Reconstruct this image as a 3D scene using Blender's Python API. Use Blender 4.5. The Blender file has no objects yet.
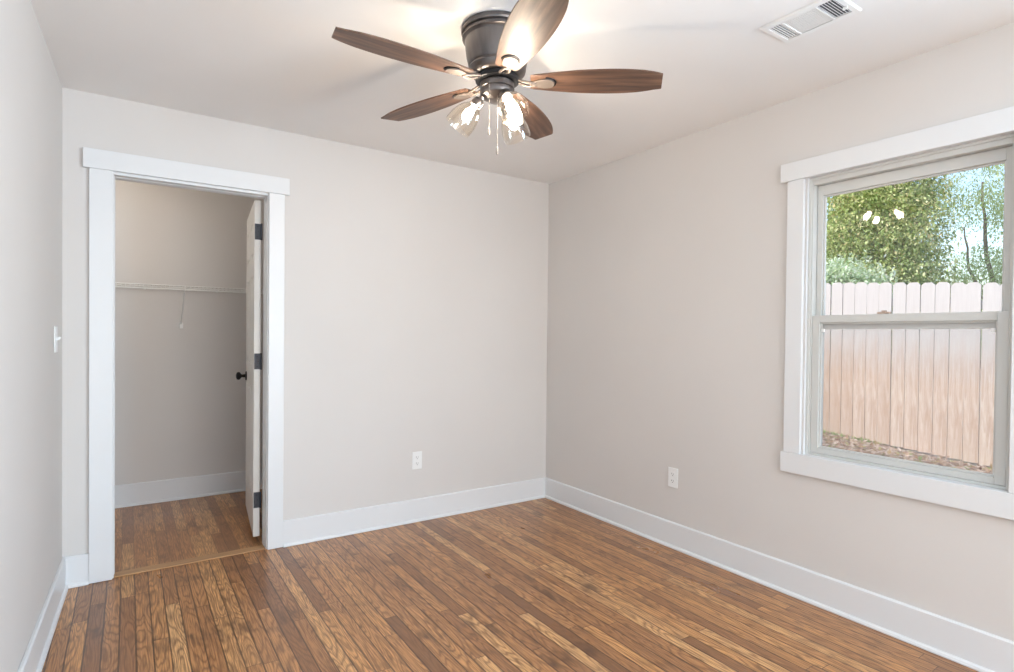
import bpy, bmesh, math, random
from mathutils import Vector, Matrix
random.seed(7)
PI = math.pi
SC = bpy.context.scene
COL = SC.collection

# ------------------------------------------------------------------ camera
CAM = (-2.7158, -3.4932, 1.2640); YAW = 0.58995; PITCH = -0.01241; ROLL = 0.01028
F_PX = 565.36; HOR = 341.71
F = Vector((math.sin(YAW)*math.cos(PITCH), math.cos(YAW)*math.cos(PITCH), math.sin(PITCH)))
Rv = Vector((math.cos(YAW), -math.sin(YAW), 0)); U = Rv.cross(F)
R2 = Rv*math.cos(ROLL)+U*math.sin(ROLL); U2 = -Rv*math.sin(ROLL)+U*math.cos(ROLL)
cd = bpy.data.cameras.new('camera'); cam = bpy.data.objects.new('camera', cd); COL.objects.link(cam)
M = Matrix((R2, U2, -F)).transposed().to_4x4(); M.translation = CAM
cam.matrix_world = M
cd.sensor_width = 36; cd.lens = F_PX/1014*36; cd.clip_start = .05; cd.clip_end = 200
cd.shift_y = (HOR-336)/1014
SC.camera = cam

# ------------------------------------------------------------------ world, sun, fill lights, exposure
w = bpy.data.worlds.new('sky'); SC.world = w; w.use_nodes = True
nt = w.node_tree; nt.nodes.clear()
sky = nt.nodes.new('ShaderNodeTexSky'); sky.sky_type = 'NISHITA'; sky.sun_disc = False
sky.sun_elevation = math.radians(50); sky.sun_rotation = math.radians(-70); sky.air_density = 1.2; sky.dust_density = 1.5
bg = nt.nodes.new('ShaderNodeBackground'); bg.inputs[1].default_value = 0.33
wo = nt.nodes.new('ShaderNodeOutputWorld')
nt.links.new(sky.outputs[0], bg.inputs[0]); nt.links.new(bg.outputs[0], wo.inputs[0])

sd = bpy.data.lights.new('sun', 'SUN'); sd.energy = 3.6; sd.angle = math.radians(.6); sd.color = (1, .95, .88)
sun = bpy.data.objects.new('sun', sd); COL.objects.link(sun)
sun.rotation_euler = Vector((-.75, .35, 1.0)).to_track_quat('Z', 'Y').to_euler()

def area(name, loc, direction, sx, sy, power, color):
    l = bpy.data.lights.new(name, 'AREA'); l.shape = 'RECTANGLE'; l.size = sx; l.size_y = sy
    l.energy = power; l.color = color
    o = bpy.data.objects.new(name, l); COL.objects.link(o); o.location = loc
    o.rotation_euler = Vector(direction).to_track_quat('-Z', 'Y').to_euler()
    return o
# added fill light outside the invented wide window behind the camera
area('rear_fill_light', (-1.45, -6.76, 1.35), (0, 1, 0.25), 2.3, 1.7, 125, (.94, .97, 1.0))
# second added fill light, outside the invented window beside the camera
area('side_fill_light', (.19, -4.32, 1.37), (-1, .30, .22), 1.15, 1.25, 190, (.54, .78, 1.0))

vs = SC.view_settings
SC.display_settings.display_device = 'sRGB'
vs.view_transform = 'Standard'; vs.look = 'None'; vs.exposure = -0.07; vs.gamma = 1.0; vs.use_curve_mapping = False
BULB = 318.0          # radiance of the fan's bulbs
CLOSET_BULB = 700.0

# ------------------------------------------------------------------ materials
def mat(name, color=(.8, .8, .8), rough=.5, metal=0., spec=.5, coat=0.):
    m = bpy.data.materials.new(name); m.use_nodes = True
    b = m.node_tree.nodes['Principled BSDF']
    b.inputs['Base Color'].default_value = (*color, 1); b.inputs['Roughness'].default_value = rough
    b.inputs['Metallic'].default_value = metal; b.inputs['Specular IOR Level'].default_value = spec
    b.inputs['Coat Weight'].default_value = coat
    return m
class NG:
    def __init__(s, m): s.t = m.node_tree; s.b = s.t.nodes.get('Principled BSDF')
    def n(s, typ, **kw):
        o = s.t.nodes.new(typ)
        for k, v in kw.items(): setattr(o, k, v)
        return o
    def l(s, a, b): s.t.links.new(a, b)
    def put(s, sock, v):
        if isinstance(v, bpy.types.NodeSocket): s.l(v, sock)
        else: sock.default_value = v
    def math(s, op, a, b=0., c=0.):
        o = s.n('ShaderNodeMath', operation=op)
        s.put(o.inputs[0], a); s.put(o.inputs[1], b); s.put(o.inputs[2], c)
        return o.outputs[0]
    def noise(s, vec, scale, detail=2., rough=.5, dist=0.):
        o = s.n('ShaderNodeTexNoise'); s.put(o.inputs['Vector'], vec); o.inputs['Scale'].default_value = scale
        o.inputs['Detail'].default_value = detail; o.inputs['Roughness'].default_value = rough; o.inputs['Distortion'].default_value = dist
        return o.outputs['Fac']
    def xyz(s, x, y, z):
        o = s.n('ShaderNodeCombineXYZ'); s.put(o.inputs[0], x); s.put(o.inputs[1], y); s.put(o.inputs[2], z); return o.outputs[0]
    def ramp(s, fac, stops, interp='LINEAR'):
        o = s.n('ShaderNodeValToRGB'); s.put(o.inputs[0], fac); e = o.color_ramp; e.interpolation = interp
        while len(e.elements) > len(stops): e.elements.remove(e.elements[-1])
        while len(e.elements) < len(stops): e.elements.new(.5)
        for el, (p, c) in zip(e.elements, stops): el.position = p; el.color = (*c, 1) if len(c) == 3 else c
        return o.outputs[0]
    def mix(s, f, a, b, mode='MIX'):
        o = s.n('ShaderNodeMix', data_type='RGBA', blend_type=mode)
        s.put(o.inputs[0], f)
        for i, v in ((6, a), (7, b)):
            if isinstance(v, tuple): v = (*v, 1)
            s.put(o.inputs[i], v)
        return o.outputs[2]
    def bump(s, h, strength, dist=.001):
        o = s.n('ShaderNodeBump'); o.inputs['Strength'].default_value = strength; o.inputs['Distance'].default_value = dist
        s.put(o.inputs['Height'], h); s.l(o.outputs[0], s.b.inputs['Normal'])
    def pos(s):
        return s.n('ShaderNodeTexCoord').outputs['Object']

def paint(name, color, rough, var=.02, bump=.08, scale=60):
    m = mat(name, color, rough); g = NG(m); P = g.pos()
    a = g.noise(P, 1.3, 3); hi = tuple(min(1, c*(1+var)) for c in color); lo = tuple(c*(1-var) for c in color)
    g.l(g.ramp(a, [(.3, lo), (.7, hi)]), g.b.inputs['Base Color'])
    g.bump(g.noise(P, scale, 4), bump, .002)
    return m
WALL = paint('greige_wall_paint', (.695, .665, .64), .7)
CEIL = paint('ceiling_paint', (.87, .855, .84), .85)
TRIM = paint('white_trim_paint', (.775, .785, .795), .35, .01, .05, 25)
DOORP = paint('door_paint', (.80, .785, .75), .35, .01, .05, 25)
VINYL = mat('white_vinyl', (.60, .60, .575), .35)
PLASTIC = mat('white_plastic', (.86, .86, .85), .3)
DARK = mat('slot_dark', (.03, .03, .03), .6)
SHELFW = mat('white_coated_wire', (.82, .82, .80), .35)

def wood_floor(name='oak_strip_floor', gapk=.72, ringk=.62, worn=.38):
    m = mat(name, rough=.3); g = NG(m)
    sep = g.n('ShaderNodeSeparateXYZ'); g.l(g.pos(), sep.inputs[0]); x, y = sep.outputs[0], sep.outputs[1]
    W = .0572
    u = g.math('DIVIDE', x, W); row = g.math('FLOOR', u); fu = g.math('FRACT', u)
    wn = g.n('ShaderNodeTexWhiteNoise', noise_dimensions='1D'); g.l(row, wn.inputs['W'])
    off = g.math('MULTIPLY', wn.outputs[0], 9.3)
    ln = g.math('ADD', g.math('MULTIPLY', wn.outputs[0], .9), .55)
    v = g.math('DIVIDE', g.math('ADD', y, off), ln); pl = g.math('FLOOR', v); fv = g.math('FRACT', v)
    w2 = g.n('ShaderNodeTexWhiteNoise', noise_dimensions='2D'); g.l(g.xyz(row, pl, 0.), w2.inputs['Vector'])
    r1 = w2.outputs[0]; sc = g.n('ShaderNodeSeparateColor'); g.l(w2.outputs[1], sc.inputs[0]); r2 = sc.outputs[1]; r3 = sc.outputs[2]
    # cathedral grain: contour lines of a stretched noise
    gv = g.xyz(g.math('ADD', x, g.math('MULTIPLY', r2, 37.)), g.math('ADD', g.math('MULTIPLY', y, .11), g.math('MULTIPLY', r3, 11.)), 0.)
    n1 = g.noise(gv, 16, 1.5, .45, .15)
    ring = g.math('SINE', g.math('MULTIPLY', n1, 95.))
    ring = g.math('ADD', g.math('MULTIPLY', ring, .5), .5)
    ring = g.math('POWER', ring, 2.6)
    fv2 = g.xyz(g.math('MULTIPLY', x, 260.), g.math('MULTIPLY', y, 9.), r1)
    fine = g.noise(fv2, 1., 3, .6)
    base = g.ramp(r1, [(0, (.24, .105, .044)), (.10, (.41, .185, .073)), (.45, (.575, .272, .102)), (.8, (.71, .348, .126)), (1., (.83, .475, .205))])
    c = g.mix(g.math('MULTIPLY', ring, ringk), base, (.17, .070, .028))
    c = g.mix(g.ramp(fine, [(.40, (.0, .0, .0)), (.66, (.75, .75, .75))]), c, (.17, .075, .032))
    # worn greyish patches and dark stains
    big = g.noise(g.xyz(x, g.math('MULTIPLY', y, .6), 0.), 2.1, 4, .6)
    c = g.mix(g.ramp(big, [(.5, (0, 0, 0)), (.75, (worn, worn, worn))]), c, (.30, .155, .085))
    st = g.noise(g.xyz(g.math('ADD', x, g.math('MULTIPLY', r2, .7)), g.math('MULTIPLY', y, .45), 3.), 8.5, 3, .6)
    c = g.mix(g.ramp(st, [(.57, (0, 0, 0)), (.72, (.75, .75, .75))]), c, (.10, .045, .022))
    # gaps
    edge = g.math('MINIMUM', fu, g.math('SUBTRACT', 1., fu))
    gapw = g.math('ADD', .012, g.math('MULTIPLY', g.noise(g.xyz(g.math('MULTIPLY', row, .37), g.math('MULTIPLY', y, 1.5), 0.), 3., 2), .075))
    ga = g.math('LESS_THAN', edge, gapw)
    ee = g.math('MULTIPLY', g.math('MINIMUM', fv, g.math('SUBTRACT', 1., fv)), ln)
    gb = g.math('LESS_THAN', ee, .0014)
    gap = g.math('MAXIMUM', ga, gb)
    c = g.mix(g.math('MULTIPLY', gap, gapk), c, (.045, .020, .010))
    g.l(c, g.b.inputs['Base Color'])
    h = g.math('SUBTRACT', g.math('MULTIPLY', ring, -.25), g.math('MULTIPLY', gap, 1.))
    h = g.math('ADD', h, g.math('MULTIPLY', g.noise(g.xyz(x, g.math('MULTIPLY', y, .3), 0.), 22, 2), .9))
    g.bump(h, .35, .0012)
    g.l(g.ramp(big, [(.3, (.26, .26, .26)), (.8, (.42, .42, .42))]), g.b.inputs['Roughness'])
    g.b.inputs['Coat Weight'].default_value = .12; g.b.inputs['Coat Roughness'].default_value = .22
    return m
FLOORM = wood_floor()
CLOSETF = wood_floor('worn_closet_floor', .30, .40, .85)

def grain_mat(name, stops, scale=(3, 60, 60), rough=.4, coat=0.):
    m = mat(name, rough=rough, coat=coat); g = NG(m)
    mp = g.n('ShaderNodeMapping'); mp.inputs['Scale'].default_value = scale; g.l(g.pos(), mp.inputs[0])
    a = g.noise(mp.outputs[0], 1., 5, .62, .6)
    g.l(g.ramp(a, stops), g.b.inputs['Base Color']); g.bump(a, .15, .001)
    g.b.inputs['Coat Roughness'].default_value = .4
    return m
BLADE = grain_mat('walnut_blade', [(.30, (.040, .021, .014)), (.5, (.12, .062, .038)), (.70, (.24, .13, .08))], (2.2, 30, 30), .46, .08)
THRESH = grain_mat('threshold_oak', [(.3, (.36, .19, .085)), (.7, (.58, .34, .16))], (4, 90, 90), .35)
def bronze():
    m = mat('brushed_bronze', (.16, .145, .14), .34, .85); g = NG(m)
    mp = g.n('ShaderNodeMapping'); mp.inputs['Scale'].default_value = (20, 20, 3); g.l(g.pos(), mp.inputs[0])
    a = g.noise(mp.outputs[0], 1., 4)
    g.l(g.ramp(a, [(.3, (.13, .118, .115)), (.7, (.22, .20, .19))]), g.b.inputs['Base Color'])
    return m
BRONZE = bronze()
BRKT = mat('bracket_bronze', (.22, .185, .16), .5, .6)
BLACK = mat('black_metal', (.018, .018, .02), .38, .6)
HINGE = mat('dark_hinge_steel', (.055, .06, .072), .5, .4)
CHROME = mat('chain_metal', (.30, .28, .26), .6, .3)

def glass_thin(name, tint=(1, 1, 1), refl=1., base=.0):
    m = bpy.data.materials.new(name); m.use_nodes = True; t = m.node_tree; t.nodes.clear()
    o = t.nodes.new('ShaderNodeOutputMaterial'); mx = t.nodes.new('ShaderNodeMixShader')
    tr = t.nodes.new('ShaderNodeBsdfTransparent'); tr.inputs[0].default_value = (*tint, 1)
    gl = t.nodes.new('ShaderNodeBsdfGlossy'); gl.inputs[0].default_value = (1, 1, 1, 1); gl.inputs['Roughness'].default_value = .02
    fr = t.nodes.new('ShaderNodeLayerWeight'); fr.inputs[0].default_value = .5
    pw = t.nodes.new('ShaderNodeMath'); pw.operation = 'POWER'; pw.inputs[1].default_value = 4.5
    mu = t.nodes.new('ShaderNodeMath'); mu.operation = 'MULTIPLY_ADD'; mu.inputs[1].default_value = .75*refl; mu.inputs[2].default_value = .045+base
    t.links.new(fr.outputs['Facing'], pw.inputs[0]); t.links.new(pw.outputs[0], mu.inputs[0]); t.links.new(mu.outputs[0], mx.inputs[0])
    t.links.new(tr.outputs[0], mx.inputs[1]); t.links.new(gl.outputs[0], mx.inputs[2]); t.links.new(mx.outputs[0], o.inputs[0])
    return m
PANE = glass_thin('window_glass')
SHADEG = glass_thin('amber_tinted_shade_glass', (.985, .965, .93), 1.3, .02)
def screen_mat():
    m = bpy.data.materials.new('insect_screen'); m.use_nodes = True; t = m.node_tree; t.nodes.clear()
    o = t.nodes.new('ShaderNodeOutputMaterial'); mx = t.nodes.new('ShaderNodeMixShader')
    tr = t.nodes.new('ShaderNodeBsdfTransparent'); df = t.nodes.new('ShaderNodeBsdfDiffuse'); df.inputs[0].default_value = (.45, .45, .46, 1)
    mx.inputs[0].default_value = .16
    t.links.new(tr.outputs[0], mx.inputs[1]); t.links.new(df.outputs[0], mx.inputs[2]); t.links.new(mx.outputs[0], o.inputs[0])
    return m
SCREEN = screen_mat()
def emit(name, col, s):
    m = bpy.data.materials.new(name); m.use_nodes = True; t = m.node_tree; t.nodes.clear()
    o = t.nodes.new('ShaderNodeOutputMaterial'); e = t.nodes.new('ShaderNodeEmission')
    e.inputs[0].default_value = (*col, 1); e.inputs[1].default_value = s; t.links.new(e.outputs[0], o.inputs[0]); return m
BULBM = emit('lit_bulb', (1, .88, .75), BULB)
CBULBM = emit('lit_closet_bulb', (1, .91, .80), CLOSET_BULB)

# ------------------------------------------------------------------ mesh helpers
def box(bm, x0, x1, y0, y1, z0, z1):
    vs_ = [bm.verts.new((x, y, z)) for x in (x0, x1) for y in (y0, y1) for z in (z0, z1)]
    for f in ((0, 1, 3, 2), (4, 6, 7, 5), (0, 4, 5, 1), (2, 3, 7, 6), (0, 2, 6, 4), (1, 5, 7, 3)):
        bm.faces.new([vs_[i] for i in f])
    return vs_
def tube(bm, pts, r, seg=8, cap=True):
    rings = []; pts = [Vector(p) for p in pts]
    rr = r if isinstance(r, (list, tuple)) else [r]*len(pts)
    for i, p in enumerate(pts):
        d = (pts[min(i+1, len(pts)-1)]-pts[max(i-1, 0)]).normalized()
        a = d.cross(Vector((0, 0, 1)) if abs(d.z) < .9 else Vector((1, 0, 0))).normalized(); b = d.cross(a)
        rings.append([bm.verts.new(p+(a*math.cos(t)+b*math.sin(t))*rr[i]) for t in [2*PI*k/seg for k in range(seg)]])
    for q in range(len(rings)-1):
        for k in range(seg): bm.faces.new((rings[q][k], rings[q][(k+1) % seg], rings[q+1][(k+1) % seg], rings[q+1][k]))
    if cap: bm.faces.new(rings[0][::-1]); bm.faces.new(rings[-1])
def lathe(bm, prof, c=(0, 0, 0), axis=(0, 0, 1), seg=48, capa=True, capb=True):
    ax = Vector(axis).normalized(); a = ax.orthogonal().normalized(); b = ax.cross(a); c = Vector(c); rings = []
    for h, r in prof:
        rings.append([bm.verts.new(c+ax*h+(a*math.cos(2*PI*k/seg)+b*math.sin(2*PI*k/seg))*max(r, 1e-4)) for k in range(seg)])
    for q in range(len(rings)-1):
        for k in range(seg): bm.faces.new((rings[q][k], rings[q][(k+1) % seg], rings[q+1][(k+1) % seg], rings[q+1][k]))
    if capa: bm.faces.new(rings[0][::-1])
    if capb: bm.faces.new(rings[-1])
def prism(bm, outline, z0, z1):
    a = [bm.verts.new((x, y, z0)) for x, y in outline]; b = [bm.verts.new((x, y, z1)) for x, y in outline]
    n = len(a); bm.faces.new(a[::-1]); bm.faces.new(b)
    for i in range(n): bm.faces.new((a[i], a[(i+1) % n], b[(i+1) % n], b[i]))
def obj(name, bm, m, parent=None, smooth=False, bevel=0., seg=2, label=None):
    bmesh.ops.recalc_face_normals(bm, faces=bm.faces)
    me = bpy.data.meshes.new(name); bm.to_mesh(me); bm.free(); me.materials.append(m)
    if smooth:
        for p in me.polygons: p.use_smooth = True
        try: me.set_sharp_from_angle(angle=math.radians(40))
        except Exception: pass
    o = bpy.data.objects.new(name, me); COL.objects.link(o)
    if parent: o.parent = parent
    if bevel:
        b = o.modifiers.new('bevel', 'BEVEL'); b.width = bevel; b.segments = seg; b.limit_method = 'ANGLE'; b.angle_limit = math.radians(40)
    if label: o['label'] = label
    return o
def tag(o, label, cat, group=None, kind=None):
    o['label'] = label; o['category'] = cat
    if group: o['group'] = group
    if kind: o['kind'] = kind
    return o
def thing(name, label, cat, loc=(0, 0, 0), rz=0, group=None, kind=None):
    o = bpy.data.objects.new(name, None); COL.objects.link(o); o.location = loc; o.rotation_euler = (0, 0, rz)
    o.empty_display_size = .1
    return tag(o, label, cat, group, kind)
def boxes(*bs):
    bm = bmesh.new()
    for b in bs: box(bm, *b)
    return bm
def struct(name, bm, m, label, cat, bevel=0., parent=None):
    o = obj(name, bm, m, parent, bevel=bevel); tag(o, label, cat, kind='structure'); return o

# ------------------------------------------------------------------ room shell
H = 2.44; WT = .115; RT = .14
WX0, WX1 = -3.2, -.9                        # unused extents of the added rear window, see wall_rear
OX0, OX1, OZ = -2.777, -2.05, 2.053         # door opening
YW0, YW1, ZW0, ZW1 = -2.797, -2.025, .700, 2.032   # window opening (y range, z range)
YR = -6.6                                    # rear wall
struct('floor', boxes((-3.40, 0, YR-.1, 0, -.05, 0)), FLOORM, 'brown oak strip floor of the bedroom', 'floor')
struct('floor_closet', boxes((-3.45, -1.55, .0, 1.40, -.05, 0)), CLOSETF, 'worn oak floor inside the closet', 'floor')
struct('ceiling', boxes((-3.7, RT, YR-.2, 1.6, H, H+.12)), CEIL, 'flat white ceiling', 'ceiling')
struct('wall_back', boxes((-3.2, OX0-.018, 0, WT, 0, H), (OX1+.018, 0, 0, WT, 0, H), (OX0-.018, OX1+.018, 0, WT, OZ+.018, H)), WALL,
       'greige wall with the closet doorway', 'wall')
struct('wall_right', boxes((0, RT, YW1+.002, 0, -.3, H), (0, RT, -3.72, YW0-.002, -.3, H), (0, RT, YR-.1, -4.92, -.3, H), (0, RT, -4.92, -3.72, -.3, .72), (0, RT, -4.92, -3.72, 2.03, H), (0, RT, YW0-.002, YW1+.002, -.3, ZW0-.01), (0, RT, YW0-.002, YW1+.002, ZW1+.002, H)), WALL,  # the opening beside the viewpoint is for the added window
       'greige wall with the window', 'wall')
wl = struct('wall_left', boxes((-.12, 0, -6.75, 0.0, 0, H)), WALL, 'plain greige wall with the light switch', 'wall')
wl.location = (-2.984, 0, 0); wl.rotation_euler = (0, 0, -.0292)
struct('wall_rear', boxes((-3.6, -2.65, YR-.1, YR, 0, H), (-.25, 0, YR-.1, YR, 0, H), (-2.65, -.25, YR-.1, YR, 0, .45), (-2.65, -.25, YR-.1, YR, 2.2, H)), WALL,
       'greige wall behind the viewpoint with an added wide window', 'wall')
struct('wall_closet_back', boxes((-3.45, -1.55, 1.40, 1.5, 0, H)), WALL, 'greige back wall of the closet', 'wall')
struct('wall_closet_left', boxes((-3.55, -3.45, WT, 1.5, 0, H)), WALL, 'left side wall of the closet', 'wall')
struct('wall_closet_right', boxes((-1.55, -1.45, WT, 1.5, 0, H)), WALL, 'right side wall of the closet', 'wall')

# baseboards with a small shoe moulding
def base_run(name, L, loc, rz, label, h=.152):
    """runs along local +x, front faces local -y"""
    bm = bmesh.new()
    prof = [(0, 0), (0, h), (-.008, h), (-.0135, h-.006), (-.0135, .019), (-.017, .0185), (-.023, .014), (-.026, .006), (-.026, .002), (-.024, 0)]
    a = [bm.verts.new((0, y, z)) for y, z in prof]; b = [bm.verts.new((L, y, z)) for y, z in prof]; n = len(a)
    bm.faces.new(a); bm.faces.new(b[::-1])
    for i in range(n): bm.faces.new((a[i], b[i], b[(i+1) % n], a[(i+1) % n]))
    o = struct(name, bm, TRIM, label, 'baseboard'); o.location = loc; o.rotation_euler = (0, 0, rz); return o
base_run('baseboard_back', 1.959-.001, (-1.958, -.0005, 0), 0, 'white baseboard right of the closet doorway')
base_run('baseboard_back', .098, (-2.977, -.0005, 0), 0, 'short white baseboard piece left of the closet doorway')
base_run('baseboard_right', 6.55, (-.0005, -.002, 0), -PI/2, 'white baseboard under the window')
base_run('baseboard_left', 6.55, (-2.984-.0292*6.55+.0015, -6.548, 0), PI/2-.0292, 'white baseboard along the left wall')
base_run('baseboard_closet_back', 1.9, (-3.45, 1.3995, 0), 0, 'white baseboard on the closet back wall', .16)

# door casing
t1 = thing('trim_1', 'white flat casing around the closet doorway', 'trim', ((OX0+OX1)/2, 0, 0), kind='structure')
def child(name, bm, m, root, **kw):
    loc = Vector(root.location); rz = root.rotation_euler.z
    inv = Matrix.Rotation(-rz, 4, 'Z') @ Matrix.Translation(-loc)
    bmesh.ops.transform(bm, matrix=inv, verts=bm.verts)
    return obj(name, bm, m, root, **kw)
child('side_casing', boxes((-2.879, -2.7825, -.019, -.0005, .002, 2.0665)), TRIM, t1, bevel=.002)
child('side_casing', boxes((-2.0445, -1.959, -.019, -.0005, .002, 2.0665)), TRIM, t1, bevel=.002)
child('head_casing', boxes((-2.904, -1.933, -.023, -.0005, 2.067, 2.163)), TRIM, t1, bevel=.002)
t2 = thing('trim_2', 'white inner jamb lining the closet doorway', 'trim', ((OX0+OX1)/2, .05, 0), kind='structure')
child('jamb', boxes((OX0-.0175, OX0, 0.0, WT, .001, OZ)), TRIM, t2, bevel=.001)
child('jamb', boxes((OX1, OX1+.0175, 0.0, WT, .001, OZ)), TRIM, t2, bevel=.001)
child('head_jamb', boxes((OX0-.0175, OX1+.0175, 0.0, WT, OZ, OZ+.0175)), TRIM, t2, bevel=.001)
child('door_stop', boxes((OX0, OX0+.003, .045, .078, .001, OZ)), TRIM, t2, bevel=.001)
child('door_stop', boxes((OX1-.003, OX1, .045, .078, .001, OZ)), TRIM, t2, bevel=.001)
child('door_stop', boxes((OX0+.003, OX1-.003, .045, .078, OZ-.003, OZ)), TRIM, t2, bevel=.001)
t3 = struct('trim_3', boxes((OX0+.001, OX1-.001, .002, .070, .0005, .007)), THRESH, 'thin light oak strip across the closet doorway floor', 'threshold', bevel=.003)

# closet door, opened into the closet
door = thing('door_1', 'open white panelled closet door with black knob', 'door', (-2.062, .126, 0), -.100, kind='structure')
# local: hinge edge at y=0, leaf runs to +y, thickness in -x
DW = .715; DT = .036; DZ0, DZ1 = .043, 2.046
bm = boxes((-DT+.006, -.006, 0, DW, DZ0, DZ1))
rails = [(DZ0, .24), (.98, 1.12), (1.93-.0, DZ1)]
panels = []
for sgn, xa, xb in ((-1, -DT, -DT+.0065), (1, -.0065, 0)):
    for y0, y1 in ((0, .105), (DW-.105, DW), (.315, .40)): box(bm, xa, xb, y0, y1, DZ0, DZ1)
    for z0, z1 in ((DZ0, .25), (.92, 1.06), (1.60, 1.72), (1.93, DZ1)):
        for y0, y1 in ((.105, .315), (.40, DW-.105)): box(bm, xa, xb, y0, y1, z0, z1)
    for z0, z1 in ((.25, .92), (1.06, 1.60), (1.72, 1.93)):
        for y0, y1 in ((.105, .315), (.40, DW-.105)):
            vs_ = box(bm, xa+(.001 if sgn < 0 else 0), xb-(.001 if sgn > 0 else 0), y0+.028, y1-.028, z0+.028, z1-.028)
obj('door_leaf', bm, DOORP, door, bevel=.002)
def knob(side):
    x0 = -DT if side < 0 else 0; ax = (side, 0, 0); yk = DW-.062; zk = .96
    bm = bmesh.new(); lathe(bm, [(0, .031), (.004, .032), (.008, .028), (.009, .012), (.030, .010), (.036, .016), (.042, .025), (.052, .028), (.062, .024), (.067, .012), (.068, .001)], (x0, yk, zk), ax, 24)
    return obj('knob', bm, BLACK, door, smooth=True, label='black round door knob')
knob(-1)
bm = boxes((-.030, -.006, DW-.0008, DW+.0015, .93, .99)); obj('latch_plate', bm, BLACK, door, bevel=.0005)
for zc in (1.860, 1.090, .262):
    bm = boxes((-.0335, -.001, -.0022, 0, zc-.047, zc+.047))
    lathe(bm, [(-.05, .001), (-.0495, .004), (-.047, .0055), (.047, .0055), (.0495, .004), (.05, .001)], (.003, -.004, zc), (0, 0, 1), 12)
    h = obj('hinge', bm, HINGE, door, bevel=.001, label='dark steel butt hinge')
    for dz in (-.03, .0, .03):
        bm = bmesh.new(); lathe(bm, [(0, .0032), (.0012, .0025)], (-.018+(.006 if dz == 0 else 0), -.0022, zc+dz), (0, -1, 0), 10); obj('screw', bm, BLACK, h)

# ------------------------------------------------------------------ wire shelf
sh = thing('wire_shelf', 'white ventilated wire shelf on the closet back wall', 'shelf', (-2.5, 1.39, 1.57))
SX0, SX1, SY0, SY1 = -3.43, -1.57, 1.085, 1.392; SZ = 1.583
def sch(name, bm, parent=None, **kw):
    p_ = parent or sh
    bmesh.ops.transform(bm, matrix=Matrix.Translation(-Vector(sh.location)), verts=bm.verts)
    return obj(name, bm, SHELFW, p_, **kw)
bm = bmesh.new()
for y, z in ((SY0, SZ), (SY0, SZ-.028), (SY1-.004, SZ-.004), ((SY0+SY1)/2, SZ-.004)): tube(bm, [(SX0, y, z), (SX1, y, z)], .0032, 8)
sch('shelf_rod', bm, smooth=True)
bm = bmesh.new(); x = SX0+.01
while x < SX1:
    tube(bm, [(x, SY1, SZ), (x, SY0+.003, SZ+.001), (x, SY0-.001, SZ-.005), (x, SY0, SZ-.028)], .0016, 6); x += .0254
o = sch('shelf_wire', bm, smooth=True); o['kind'] = 'stuff'
bm = bmesh.new(); XB = -2.388
tube(bm, [(XB, SY0-.004, SZ+.002), (XB, SY0-.006, SZ-.03), (XB, SY0+.006, SZ-.045), (XB, SY1-.006, 1.318)], .0042, 8)
br = sch('support_brace', bm, smooth=True)
bm = boxes((XB-.012, XB+.012, SY1-.012, SY1+.007, 1.285, 1.33)); sch('wall_anchor', bm, br, bevel=.003)
for xc in (-2.95, -2.62, -2.15, -1.80):
    bm = boxes((xc-.007, xc+.007, SY1-.010, SY1+.007, SZ-.018, SZ+.008)); sch('wall_clip', bm, bevel=.002)

# closet lamp on the closet ceiling (above the left of the doorway)
cl = thing('closet_lamp', 'bare bulb on a white ceiling base inside the closet', 'lamp', (-2.98, .66, H))
bm = bmesh.new(); lathe(bm, [(0, .06), (-.012, .058), (-.03, .03), (-.045, .024)], seg=24); obj('lamp_base', bm, PLASTIC, cl, smooth=True)
bm = bmesh.new(); lathe(bm, [(-.045, .007), (-.055, .008), (-.068, .012), (-.080, .013), (-.095, .008), (-.103, .001)], seg=20); obj('bulb', bm, CBULBM, cl, smooth=True)

# ------------------------------------------------------------------ outlets and switch
def outlet(label, loc, rz):
    """plate faces local -y"""
    t = thing('electrical_outlet', label, 'outlet', loc, rz, 'wall outlets')
    bm = boxes((-.0355, .0355, -.006, -.0005, -.0585, .0585)); obj('cover_plate', bm, PLASTIC, t, bevel=.003)
    for s in (-1, 1):
        bm = bmesh.new(); zc = s*.0205; out = []
        for k in range(24):
            a = 2*PI*k/24; out.append((max(-.0165, min(.0165, .0195*math.cos(a))), max(-.0135, min(.0135, .0165*math.sin(a)))))
        prism(bm, out, 0, .0025)
        bmesh.ops.transform(bm, matrix=Matrix.Translation((0, -.0055, zc)) @ Matrix.Rotation(PI/2, 4, 'X'), verts=bm.verts)
        r = obj('receptacle', bm, PLASTIC, t)
        bm = boxes((-.0075, -.0055, -.0086, -.0079, zc-.001, zc+.008), (.0055, .0075, -.0086, -.0079, zc-.001, zc+.006))
        lathe(bm, [(0, .0024), (.0007, .0024)], (0, -.0079, zc-.0075), (0, -1, 0), 10)
        obj('slot', bm, DARK, r, label='dark socket slots')
    bm = bmesh.new(); lathe(bm, [(0, .0035), (.0012, .003), (.0018, .001)], (0, -.006, 0), (0, -1, 0), 12); obj('screw', bm, PLASTIC, t)
    return t
outlet('white wall outlet left of the room corner, on the closet doorway wall', (-1.099, 0, .411), 0)
outlet('white wall outlet right of the room corner, on the window wall', (0, -1.245, .418), -PI/2)
sx = -2.984-.0292*.25
sw = thing('light_switch', 'white toggle light switch on the left wall beside the closet casing', 'switch', (sx, -.25, 1.222), PI/2-.0292)
bm = boxes((-.0355, .0355, -.006, -.0005, -.0585, .0585)); obj('cover_plate', bm, PLASTIC, sw, bevel=.003)
bm = boxes((-.0055, .0055, -.0075, -.0055, -.0125, .0125)); obj('toggle_frame', bm, PLASTIC, sw, bevel=.0008)
bm = bmesh.new(); vv = box(bm, -.004, .004, -.021, -.0055, -.006, .005)
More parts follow.
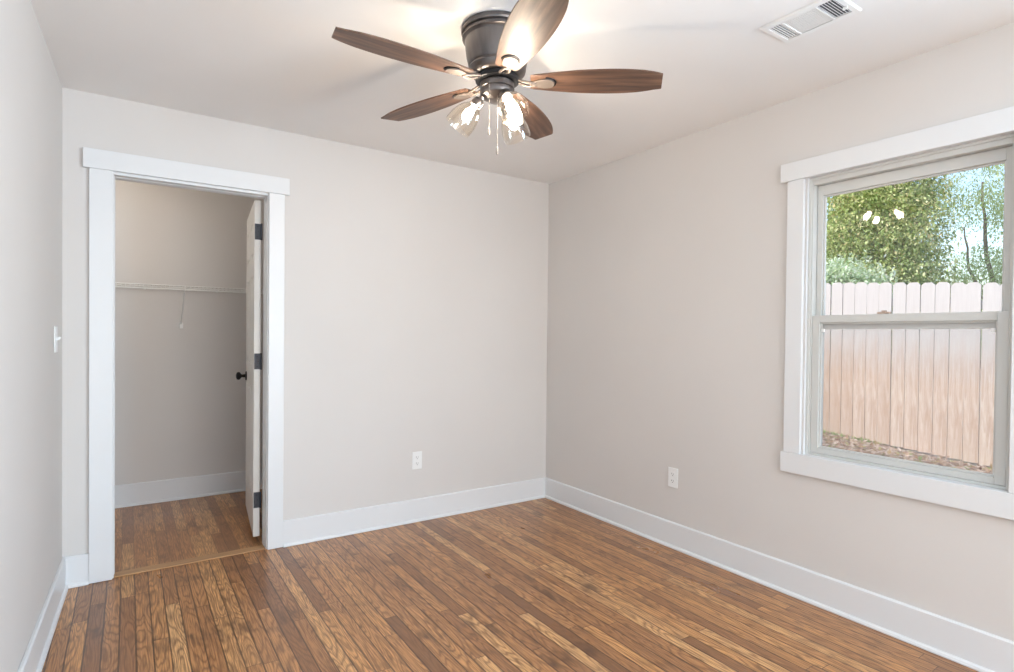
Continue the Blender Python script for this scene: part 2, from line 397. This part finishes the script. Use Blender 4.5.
for v in vv:
    if v.co.y < -.015: v.co.z += .007
obj('toggle', bm, PLASTIC, sw, bevel=.001)
for s in (-1, 1):
    bm = bmesh.new(); lathe(bm, [(0, .0035), (.0012, .003), (.0018, .001)], (0, -.006, s*.0302), (0, -1, 0), 12); obj('screw', bm, PLASTIC, sw)

# ------------------------------------------------------------------ ceiling register
vt = thing('air_vent', 'white three-way ceiling air register near the window wall', 'vent', (-.632, -2.362, H))
VX, VY = .0935, .141
bm = bmesh.new()
def frame_prism(bm, X, Y, ix, iy, z0, z1, dz):
    o1 = [(-X, -Y), (X, -Y), (X, Y), (-X, Y)]; i1 = [(-ix, -iy), (ix, -iy), (ix, iy), (-ix, iy)]
    A = [bm.verts.new((x, y, z0)) for x, y in o1]; B = [bm.verts.new((x*.95, y*.965, z1)) for x, y in o1]
    C_ = [bm.verts.new((x, y, z1)) for x, y in i1]; D = [bm.verts.new((x, y, z0)) for x, y in i1]
    for i in range(4):
        j = (i+1) % 4
        for P, Q in ((A, B), (B, C_), (C_, D), (D, A)): bm.faces.new((P[i], P[j], Q[j], Q[i]))
frame_prism(bm, VX, VY, .066, .118, -.0005, -.008, 0)
obj('vent_frame', bm, PLASTIC, vt, bevel=.001)
obj('duct_shade_sheet', boxes((-.066, .066, -.118, .118, -.0015, -.0005)), mat('duct_shadow_grey', (.10, .10, .105), .8), vt, label='flat sheet coloured as the dark shade behind the louvers')  # shade of the open duct painted as a flat dark sheet
def louver(axis, c, a0, a1, tilt, wd):
    bm = bmesh.new()
    if axis == 'x': vs_ = box(bm, a0, a1, -wd/2, wd/2, -.0006, .0006); Mx = Matrix.Translation((0, c, -.0055)) @ Matrix.Rotation(tilt, 4, 'X')
    else: vs_ = box(bm, -wd/2, wd/2, a0, a1, -.0006, .0006); Mx = Matrix.Translation((c, 0, -.0055)) @ Matrix.Rotation(tilt, 4, 'Y')
    bmesh.ops.transform(bm, matrix=Mx, verts=bm.verts); obj('louver', bm, PLASTIC, vt)
for k in range(5): louver('x', .076+k*.0095, -.062, .062, .25, .0070)
for k in range(6): louver('x', -.066-k*.0095, -.062, .062, .75, .006)
for k in range(12): louver('y', -.058+k*.0105, -.054, .064, .10, .0072)
obj('divider', boxes((-.066, .066, .064, .070, -.0085, -.0015)), PLASTIC, vt)
obj('divider', boxes((-.066, .066, -.060, -.054, -.0085, -.0015)), PLASTIC, vt)
obj('damper_lever', boxes((.010, .016, -.128, -.112, -.018, -.008)), PLASTIC, vt, bevel=.001)

# ------------------------------------------------------------------ ceiling fan
FX, FY = -1.5323, -1.6387; ZB = 2.24; FR = .633
fan = thing('ceiling_fan', 'flush ceiling fan with five walnut blades and three lit glass shades', 'ceiling fan', (FX, FY, H))
def fz(z): return z-H
bm = bmesh.new(); lathe(bm, [(fz(z), r) for z, r in ((2.4395, .136), (2.428, .139), (2.423, .141), (2.417, .139), (2.414, .131), (2.409, .131), (2.405, .1365), (2.399, .1365), (2.395, .129), (2.39, .126))], seg=72)
obj('canopy', bm, BRONZE, fan, smooth=True)
bm = bmesh.new(); lathe(bm, [(fz(z), r) for z, r in ((2.39, .1255), (2.36, .124), (2.33, .120), (2.305, .113), (2.298, .112), (2.294, .108), (2.29, .108), (2.286, .111), (2.275, .108), (2.262, .096), (2.258, .08))], seg=72)
obj('motor_housing', bm, BRONZE, fan, smooth=True)
bm = bmesh.new(); lathe(bm, [(fz(z), r) for z, r in ((2.258, .078), (2.256, .084), (2.240, .084), (2.236, .078), (2.236, .06))], seg=48)
obj('flywheel', bm, BLACK, fan, smooth=True)
bm = bmesh.new(); lathe(bm, [(fz(z), r) for z, r in ((2.236, .060), (2.232, .066), (2.212, .067), (2.209, .062), (2.205, .062), (2.203, .066), (2.190, .066), (2.182, .060), (2.176, .045), (2.170, .040), (2.165, .030), (2.161, .012), (2.160, .002))], seg=48)
obj('switch_housing', bm, BRONZE, fan, smooth=True)

def blade_outline():
    pr = [(.128, .040), (.14, .046), (.20, .056), (.30, .070), (.40, .0765), (.48, .076), (.55, .069), (.60, .057), (FR-.004, .0465)]
    import bisect
    def hw(r):
        for i in range(len(pr)-1):
            if pr[i][0] <= r <= pr[i+1][0]:
                t = (r-pr[i][0])/(pr[i+1][0]-pr[i][0]); p0 = pr[max(i-1, 0)][1]; p1 = pr[i][1]; p2 = pr[i+1][1]; p3 = pr[min(i+2, len(pr)-1)][1]
                return .5*((2*p1)+(-p0+p2)*t+(2*p0-5*p1+4*p2-p3)*t*t+(-p0+3*p1-3*p2+p3)*t**3)
        return pr[-1][1]
    n = 26; rs = [.128+(FR-.004-.128)*k/n for k in range(n+1)]
    return [(r, -hw(r)) for r in rs[:-1]]+[(FR-.008, -hw(rs[-1])), (FR+.006, hw(rs[-1]))]+[(r, hw(r)) for r in rs[-2::-1]]
PITCHB = math.radians(-8.5)
def bracket_bm():
    bm = bmesh.new()
    # spoon shaped plate under the blade root
    pr = [(.128, .0105), (.140, .013), (.155, .020), (.172, .0265), (.190, .0285), (.205, .026), (.216, .018), (.221, .006)]
    out = [(r, -h) for r, h in pr]+[(r, h) for r, h in pr[::-1]]
    prism(bm, out, -.0105, -.0045)
    bmesh.ops.transform(bm, matrix=Matrix.Rotation(PITCHB, 4, 'X'), verts=bm.verts)
    # two curved arms to the flywheel
    for s in (-1, 1):
        pts = []
        for k in range(9):
            t = k/8; r = .078+(.15-.078)*t; pts.append((r, s*(.010+.008*math.sin(t*PI))*(1-.3*t), .004-.020*math.sin(t*PI*.5)+.006*t))
        tube(bm, pts, [.0055]*9, 8)
    return bm
def rim_bm():
    bm = bmesh.new(); pts = []
    for k in range(15):
        a = -PI/2+PI*k/14; pts.append((.186+.040*math.cos(a), .033*math.sin(a), -.0042))
    tube(bm, pts, .0028, 6); bmesh.ops.transform(bm, matrix=Matrix.Rotation(PITCHB, 4, 'X'), verts=bm.verts); return bm
for k in range(5):
    bm = bmesh.new(); prism(bm, blade_outline(), -.003, .003)
    bmesh.ops.transform(bm, matrix=Matrix.Rotation(PITCHB, 4, 'X'), verts=bm.verts)
    b = obj('blade', bm, BLADE, fan, bevel=.001, seg=1)
    b.location = (0, 0, fz(ZB)); b.rotation_euler = (0, 0, math.radians(-108+72*k))
    obj('blade_bracket', bracket_bm(), BRKT, b, smooth=True, bevel=.0015, label='bronze spoon shaped blade bracket')
    obj('bracket_rim', rim_bm(), BLACK, b, smooth=True, label='dark rim around the bracket plate')
for az in (143, -97, 23):
    a = math.radians(az); tl = math.radians(40)
    dr = Vector((math.cos(a)*math.sin(tl), math.sin(a)*math.sin(tl), -math.cos(tl)))
    hub = Vector((math.cos(a)*.052, math.sin(a)*.052, fz(2.190)))
    st = hub+dr*.018
    bm = bmesh.new(); tube(bm, [hub-dr*.01, hub+dr*.02], .010, 12)
    lathe(bm, [(0, .010), (.004, .019), (.010, .0225), (.034, .0235), (.037, .020)], st, dr, 24)
    so = obj('lamp_socket', bm, BRONZE, fan, smooth=True)
    g0 = st+dr*.030
    prof = [(0, .0245), (.006, .0255), (.014, .032), (.028, .042), (.048, .050), (.072, .0555), (.095, .0565), (.112, .055)]
    bm = bmesh.new(); lathe(bm, prof+[(h-.0003, r-.0022) for h, r in prof[::-1]], g0, dr, 40, False, False)
    obj('lamp_shade', bm, SHADEG, so, smooth=True, label='clear glass bell shade')
    bm = bmesh.new(); lathe(bm, [(.006, .009), (.018, .010), (.03, .014), (.042, .0175), (.054, .0175), (.066, .013), (.073, .005), (.075, .001)], g0, dr, 20)
    obj('bulb', bm, BULBM, so, smooth=True, label='glowing warm bulb')
# pull chains: beads in a string and a little pull
fwd = Vector((.556, .831, 0)); rt = Vector((.831, -.556, 0))
for dx, df, z0, z1 in ((-.028, -.062, 2.215, 2.045), (.004, -.05, 2.168, 1.975)):
    p = rt*dx+fwd*df; bm = bmesh.new(); z = z0
    tube(bm, [(p.x*.75, p.y*.75, fz(z0)), (p.x, p.y, fz(z0)), (p.x, p.y, fz(z1))], .0006, 6)
    while z > z1:
        bmesh.ops.create_icosphere(bm, subdivisions=1, radius=.0013, matrix=Matrix.Translation((p.x, p.y, fz(z)))); z -= .0045
    c = obj('pull_chain', bm, CHROME, fan, smooth=True)
    bm = bmesh.new(); lathe(bm, [(0, .0015), (-.004, .0032), (-.020, .0045), (-.028, .004), (-.031, .001)], (p.x, p.y, fz(z1)), (0, 0, 1), 14)
    obj('pull', bm, CHROME, c, smooth=True)

# ------------------------------------------------------------------ window
t = thing('trim_4', 'white flat casing around the window', 'trim', (0, -2.41, ZW0), kind='structure')
child('side_casing', boxes((-.019, -.0005, -2.016, -1.935, .7005, 2.031)), TRIM, t, bevel=.002)
child('side_casing', boxes((-.019, -.0005, -2.888, -2.798, .7005, 2.031)), TRIM, t, bevel=.002)
child('head_casing', boxes((-.023, -.0005, -2.913, -1.900, 2.0315, 2.121)), TRIM, t, bevel=.002)
child('bottom_casing', boxes((-.023, -.0005, -2.913, -1.922, .603, .700)), TRIM, t, bevel=.002)
win = thing('window_1', 'white single-hung window looking out on a wooden fence', 'window', (.06, -2.41, ZW0), kind='structure')
# wooden extension jamb and vinyl frame
child('window_jamb', boxes((0, .021, YW1-.0, YW1+.001, ZW0, ZW1), (0, .021, YW0-.001, YW0, ZW0, ZW1), (0, .021, YW0, YW1, ZW1, ZW1+.001), (0, .021, YW0, YW1, ZW0-.009, ZW0)), TRIM, win)
fy0, fy1, fz0, fz1 = YW0, YW1, ZW0, ZW1
fw = .018
child('window_frame', boxes((.021, .135, fy1-fw, fy1, fz0, fz1), (.021, .135, fy0, fy0+fw, fz0, fz1), (.021, .135, fy0+fw, fy1-fw, fz1-.034, fz1), (.021, .135, fy0+fw, fy1-fw, fz0, fz0+.012),
      (.014, .021, fy1-.012, fy1, fz0, fz1), (.014, .021, fy0, fy0+.012, fz0, fz1), (.014, .021, fy0+.012, fy1-.012, fz1-.012, fz1)), VINYL, win, bevel=.0015)
def sash(name, x0, x1, y0, y1, z0, z1, st, tr, br_, gx):
    bm = boxes((x0, x1, y0, y0+st, z0, z1), (x0, x1, y1-st, y1, z0, z1), (x0, x1, y0+st, y1-st, z1-tr, z1), (x0, x1, y0+st, y1-st, z0, z0+br_))
    i = .008   # glazing bead, set back
    bm2 = (x0+.010, x1-.008)
    for b in ((*bm2, y0+st, y0+st+i, z0+br_, z1-tr), (*bm2, y1-st-i, y1-st, z0+br_, z1-tr), (*bm2, y0+st+i, y1-st-i, z1-tr-i, z1-tr), (*bm2, y0+st+i, y1-st-i, z0+br_, z0+br_+i)): box(bm, *b)
    s = child(name, bm, VINYL, win, bevel=.0015)
    bm = boxes((gx-.002, gx+.002, y0+st+.002, y1-st-.002, z0+br_+.002, z1-tr-.002))
    g = child('glass_pane', bm, PANE, win); g.parent = s; g.matrix_parent_inverse = Matrix.Identity(4)
    return s
sy0, sy1 = fy0+fw+.001, fy1-fw-.001
lo = sash('lower_sash', .026, .054, sy0, sy1, fz0+.013, 1.372, .034, .034, .026, .043)
up = sash('upper_sash', .057, .087, sy0, sy1, 1.306, fz1-.035, .026, .048, .056, .072)
c = child('sash_lock', boxes((.030, .052, -2.375, -2.325, 1.3725, 1.381), (.032, .048, -2.358, -2.342, 1.381, 1.388)), mat('tan_lock_metal', (.45, .33, .26), .4), win, bevel=.001, label='small tan sash lock')
c.parent = lo
for y in (sy0+.030+.012, sy1-.030-.024):
    c = child('screen_tab', boxes((.030, .040, y, y+.013, 1.292, 1.308)), PLASTIC, win, bevel=.001); c.parent = lo
c = child('insect_screen', boxes((.0965, .0970, sy0+.02, sy1-.02, fz0+.02, 1.352)), SCREEN, win)
c = child('screen_frame', boxes((.094, .100, sy0, sy0+.02, fz0+.013, 1.352), (.094, .100, sy1-.02, sy1, fz0+.013, 1.352), (.094, .100, sy0, sy1, 1.336, 1.352)), VINYL, win)
# unseen rear window, added behind the viewpoint to carry the fill light
wr = thing('window_added_rear', 'unseen wide white window added behind the viewpoint for fill light', 'window', (-1.45, YR-.05, .45), kind='structure')
child('window_frame', boxes((-2.65, -2.60, YR-.08, YR-.02, .45, 2.2), (-.30, -.25, YR-.08, YR-.02, .45, 2.2), (-2.60, -.30, YR-.08, YR-.02, .45, .50), (-2.60, -.30, YR-.08, YR-.02, 2.15, 2.2), (-1.48, -1.42, YR-.08, YR-.02, .5, 2.15)), VINYL, wr, bevel=.002)
child('glass_pane', boxes((-2.60, -.30, YR-.052, YR-.048, .5, 2.15)), PANE, wr)

wd = thing('window_added_side', 'unseen white window added beside the viewpoint for fill light', 'window', (.06, -4.32, .72), kind='structure')  # unseen window, added in the right wall to bring in fill light
child('window_frame', boxes((.03, .10, -4.92, -4.87, .72, 2.03), (.03, .10, -3.77, -3.72, .72, 2.03), (.03, .10, -4.87, -3.77, .72, .77), (.03, .10, -4.87, -3.77, 1.98, 2.03), (.03, .10, -4.87, -3.77, 1.35, 1.39)), VINYL, wd, bevel=.002)
child('glass_pane', boxes((.063, .067, -4.87, -3.77, .77, 1.98)), PANE, wd)
t = thing('trim_added_side', 'white flat casing around the added window beside the viewpoint', 'trim', (0, -4.32, .72), kind='structure')  # casing of the added side window
child('side_casing', boxes((-.019, -.0005, -3.72, -3.63, .72, 2.03)), TRIM, t, bevel=.002)
child('side_casing', boxes((-.019, -.0005, -5.01, -4.92, .72, 2.03)), TRIM, t, bevel=.002)
child('head_casing', boxes((-.023, -.0005, -5.03, -3.61, 2.0305, 2.121)), TRIM, t, bevel=.002)
child('bottom_casing', boxes((-.023, -.0005, -5.03, -3.61, .62, .7195)), TRIM, t, bevel=.002)

# ------------------------------------------------------------------ outside: ground, litter, fence, trees
def gz(y): return .125+(y-.05)*.070
def ground_mat():
    m = mat('mulch_ground', rough=.95); g = NG(m); P = g.pos()
    a = g.noise(P, 26, 5, .7); b = g.noise(P, 2.2, 3)
    c = g.ramp(a, [(.35, (.20, .12, .08)), (.5, (.52, .36, .27)), (.62, (.78, .64, .52))])
    c = g.mix(g.ramp(b, [(.52, (0, 0, 0)), (.64, (.55, .55, .55))]), c, (.22, .30, .10))
    g.l(c, g.b.inputs['Base Color']); g.bump(a, .6, .02); return m
bm = bmesh.new(); n = 30
grid = {}
for i in range(n+1):
    for j in range(n+1):
        x = .14+i*.9 if i else .14; y = -14+j; grid[i, j] = bm.verts.new((x, y, gz(max(-8, min(4, y)))-.02+random.uniform(-.008, .008)))
for i in range(n):
    for j in range(n): bm.faces.new((grid[i, j], grid[i+1, j], grid[i+1, j+1], grid[i, j+1]))
struct('ground', bm, ground_mat(), 'bare mulch covered yard between house and fence', 'ground')
def leafmat(name, stops, rough=.55):
    m = mat(name, rough=rough); g = NG(m)
    gi = g.n('ShaderNodeNewGeometry'); g.l(g.ramp(gi.outputs['Random Per Island'], stops), g.b.inputs['Base Color'])
    g.b.inputs['Transmission Weight'].default_value = 0
    # leaves let some light through
    tl = g.n('ShaderNodeBsdfTranslucent'); g.l(g.ramp(gi.outputs['Random Per Island'], stops), tl.inputs[0])
    mx = g.n('ShaderNodeMixShader'); mx.inputs[0].default_value = .35
    out = g.t.nodes['Material Output']; g.l(g.b.outputs[0], mx.inputs[1]); g.l(tl.outputs[0], mx.inputs[2]); g.l(mx.outputs[0], out.inputs[0])
    return m
def leaf(bm, p, d, up_, s, wd=.45):
    side = d.cross(up_)
    if side.length < 1e-4: side = d.orthogonal()
    side.normalize(); nrm = side.cross(d)
    a = bm.verts.new(p); b = bm.verts.new(p+d*s*.5+side*s*wd*.5+nrm*s*.08); c = bm.verts.new(p+d*s); e = bm.verts.new(p+d*s*.5-side*s*wd*.5+nrm*s*.08)
    bm.faces.new((a, b, c, e))
def rdir(rnd=random):
    z = rnd.uniform(-1, 1); a = rnd.uniform(0, 2*PI); r = math.sqrt(1-z*z); return Vector((r*math.cos(a), r*math.sin(a), z))
bm = bmesh.new()
for k in range(11000):
    x = 4.13-abs(random.gauss(0, .55)); y = random.uniform(-3.2, 1.6)
    if x < 2.3: continue
    d = rdir(); d.z *= .25; d.normalize(); leaf(bm, Vector((x, y, gz(y)+random.uniform(-.008, .02))), d, Vector((0, 0, 1)), random.uniform(.04, .09), .5)
o = obj('leaf_litter', bm, leafmat('dry_leaves', [(0, (.25, .12, .06)), (.3, (.60, .42, .30)), (.6, (.88, .76, .64)), (.85, (.50, .30, .16)), (1, (.40, .50, .15))]))
tag(o, 'dry fallen leaves scattered along the foot of the wooden fence', 'leaves', kind='stuff')
bm = bmesh.new()
for k in range(200):
    y = random.choice((-.15, -.35, -.45, .1))+random.gauss(0, .1); x = random.uniform(4.25, 4.315); d = Vector((random.gauss(0, .5), random.gauss(0, .5), 1)).normalized()
    leaf(bm, Vector((x, y, gz(y)-.01)), d, rdir(), random.uniform(.02, .055), .3)
o = obj('weeds', bm, leafmat('weed_green', [(0, (.18, .30, .06)), (1, (.45, .55, .18))])); tag(o, 'low green weeds sprouting at the fence foot', 'weeds', kind='stuff')

def fence_mat():
    m = mat('weathered_cedar', rough=.8); g = NG(m); P = g.pos()
    mp = g.n('ShaderNodeMapping'); mp.inputs['Scale'].default_value = (30, 30, 1.6); g.l(P, mp.inputs[0])
    a = g.noise(mp.outputs[0], 1.6, 5, .6, 1.2)
    oi = g.n('ShaderNodeObjectInfo')
    b = g.ramp(oi.outputs['Random'], [(0, (.56, .43, .33)), (.5, (.64, .50, .40)), (1, (.70, .58, .48))])
    c = g.mix(g.ramp(a, [(.38, (.8, .8, .8)), (.58, (0, 0, 0))]), b, (.46, .30, .20))
    # knots
    mk = g.n('ShaderNodeMapping'); mk.inputs['Scale'].default_value = (1, 9, 3.4); g.l(P, mk.inputs[0]); vo = g.n('ShaderNodeTexVoronoi'); g.l(mk.outputs[0], vo.inputs['Vector']); vo.inputs['Scale'].default_value = .9
    c = g.mix(g.ramp(vo.outputs['Distance'], [(.03, (.6, .6, .6)), (.09, (0, 0, 0))]), c, (.28, .16, .09))
    # overexposed white of the upper view painted into the board colour
    sp = g.n('ShaderNodeSeparateXYZ'); g.l(P, sp.inputs[0])
    glare = g.math('ADD', sp.outputs[2], g.math('MULTIPLY', g.math('SUBTRACT', a, .5), .5))
    c = g.mix(g.ramp(g.math('MULTIPLY', glare, .5), [(.36, (0, 0, 0)), (.62, (.85, .85, .85))]), c, (.54, .525, .515))
    g.l(c, g.b.inputs['Base Color']); g.bump(a, .4, .004); return m
FENCE = fence_mat(); XF = 4.35
fen = thing('wooden_fence', 'tall pale dog-eared wooden privacy fence outside the window', 'fence', (XF, -1.5, gz(-1.5)))
PW, PG = .1265, .0055; k = 0; y = -5.2
while y < 2.6:
    hgt = 1.81+random.uniform(-.008, .008); xo = random.uniform(-.004, .004)
    out = [(-PW/2, 0), (PW/2, 0), (PW/2, hgt-.028), (PW/2-.030, hgt), (-PW/2+.030, hgt), (-PW/2, hgt-.028)]
    bm = bmesh.new(); a = [bm.verts.new((xo-.008, u_, v_)) for u_, v_ in out]; b = [bm.verts.new((xo+.008, u_, v_)) for u_, v_ in out]
    bm.faces.new(a); bm.faces.new(b[::-1])
    for i in range(6): bm.faces.new((a[i], a[(i+1) % 6], b[(i+1) % 6], b[i]))
    o = obj('picket', bm, FENCE, fen); o.location = (0, y+1.5, gz(y)-gz(-1.5)); o.rotation_euler = (random.uniform(-.004, .004), 0, 0)
    y += PW+PG
def slab(x0, x1, z0, z1):
    bm = bmesh.new(); vs_ = box(bm, x0, x1, -5.3, 2.6, z0, z1)
    for v in vs_: v.co.z += gz(v.co.y)-gz(-1.5); v.co.y += 1.5
    return bm
for z in (.25, .95, 1.55): obj('rail', slab(.014, .05, z, z+.085), FENCE, fen)
for yp in (-4.9, -2.5, -.1, 2.3): obj('post', boxes((.052, .14, yp+1.5-.045, yp+1.5+.045, gz(yp)-gz(-1.5)-.02, 1.8+gz(yp)-gz(-1.5))), FENCE, fen)

BARK = grain_mat('bark', [(.3, (.10, .075, .055)), (.7, (.30, .24, .19))], (9, 9, 2), .9)
def tree(name, label, cat, base, trunk, blobs, nleaf, size, stops, seed, group=None, wd=.5):
    rnd = random.Random(seed); t = thing(name, label, cat, base, group=group)
    bm = bmesh.new()
    for pts, r0 in trunk:
        pts = [Vector(p) for p in pts]; fine = []
        for i in range(len(pts)-1):
            for q in range(4): fine.append(pts[i].lerp(pts[i+1], q/4)+Vector((rnd.gauss(0, .012), rnd.gauss(0, .012), 0)))
        fine.append(pts[-1]); tube(bm, fine, [r0*(1-.75*i/(len(fine)-1)) for i in range(len(fine))], 8)
    obj('trunk', bm, BARK, t, smooth=True)
    bm = bmesh.new(); tot = sum(b[3]*b[4] for b in blobs)
    for bx_, by_, bz_, br_, wt in blobs:
        n = int(nleaf*br_*wt/tot); c = Vector((bx_, by_, bz_)); ncl = max(8, n//34)
        for q in range(ncl):
            d = rdir(rnd); cc = c+d*br_*(rnd.random()**.28)
            for u_ in range(34):
                p = cc+Vector((rnd.gauss(0, .11), rnd.gauss(0, .11), rnd.gauss(0, .09)))
                ld = (rdir(rnd)+Vector((0, 0, -.5))+(p-c).normalized()*.5).normalized(); leaf(bm, p, ld, Vector((0, 0, 1)) if abs(ld.z) < .95 else Vector((1, 0, 0)), size*rnd.uniform(.6, 1.3), wd)
    o = obj('foliage', bm, leafmat(name+'_leaves', stops), t)
    return t
G1 = [(0, (.16, .25, .07)), (.35, (.42, .53, .19)), (.65, (.68, .76, .34)), (.88, (.86, .86, .48)), (1, (.86, .70, .38))]
tree('leafy_tree', 'big dense green tree rising behind the fence in mid window', 'tree', (6.8, .40, 0),
     [([(0, 0, 0), (.05, .05, 1.5), (-.05, .05, 3), (.1, 0, 4.4)], .2), ([(-.05, .05, 2), (-.3, .4, 2.8), (-.3, .6, 3.4)], .08), ([(0, .05, 2.2), (.1, -.4, 3.1)], .08)],
     [(0, -.15, 2.1, .62, 1.2), (-.1, .30, 2.3, .62, 1.2), (.1, .60, 2.0, .52, 1.1), (-.1, -.1, 2.9, .66, 1.2), (0, .35, 3.1, .62, 1.2), (0, .56, 2.75, .44, .9), (.1, .2, 1.5, .8, 1.1),
      (0, .0, 3.7, .70, 1), (.1, .5, 4.1, .7, .8), (0, -.1, 4.6, .6, .7), (.1, .9, 1.4, .6, .9), (0, -.35, 1.6, .5, .9), (0, .9, 1.6, .40, .7)], 125000, .058, G1, 3)
tree('leafy_shrub', 'pale green shrub just behind the fence at the left of the window', 'shrub', (5.02, .15, 0),
     [([(0, 0, 0), (.02, 0, .9), (0, .05, 1.7)], .05)], [(0, 0, 1.97, .24, 1), (.02, -.22, 1.86, .20, 1), (.02, .3, 1.97, .25, 1), (.02, .55, 1.9, .25, .8)], 9000, .06,
     [(0, (.36, .50, .24)), (.5, (.72, .82, .58)), (1, (.90, .93, .84))], 5)
tree('sparse_tree', 'thin airy tree with bare branches behind the fence at the right of the window', 'tree', (8.7, -.45, 0),
     [([(0, 0, 0), (0, .05, 1.6), (-.1, .2, 2.6), (0, .3, 3.8)], .06), ([(0, .05, 1.4), (-.1, .4, 2.4), (-.1, .5, 3.1)], .035), ([(-.05, .1, 1.9), (-.1, -.3, 2.6), (0, -.7, 3.5)], .04), ([(0, .05, 1.1), (-.2, -.5, 2.2), (-.2, -.8, 2.9)], .035)],
     [(0, .2, 2.2, .55, 1.2), (0, -.3, 2.4, .6, 1.1), (0, .1, 1.7, .7, 1.2), (0, .3, 3.6, .6, 1.1), (0, -.3, 3.3, .6, .8), (0, -.1, 4.4, .6, .6)], 20000, .055,
     [(0, (.28, .40, .14)), (.5, (.50, .64, .28)), (1, (.74, .80, .50))], 9, wd=.38)
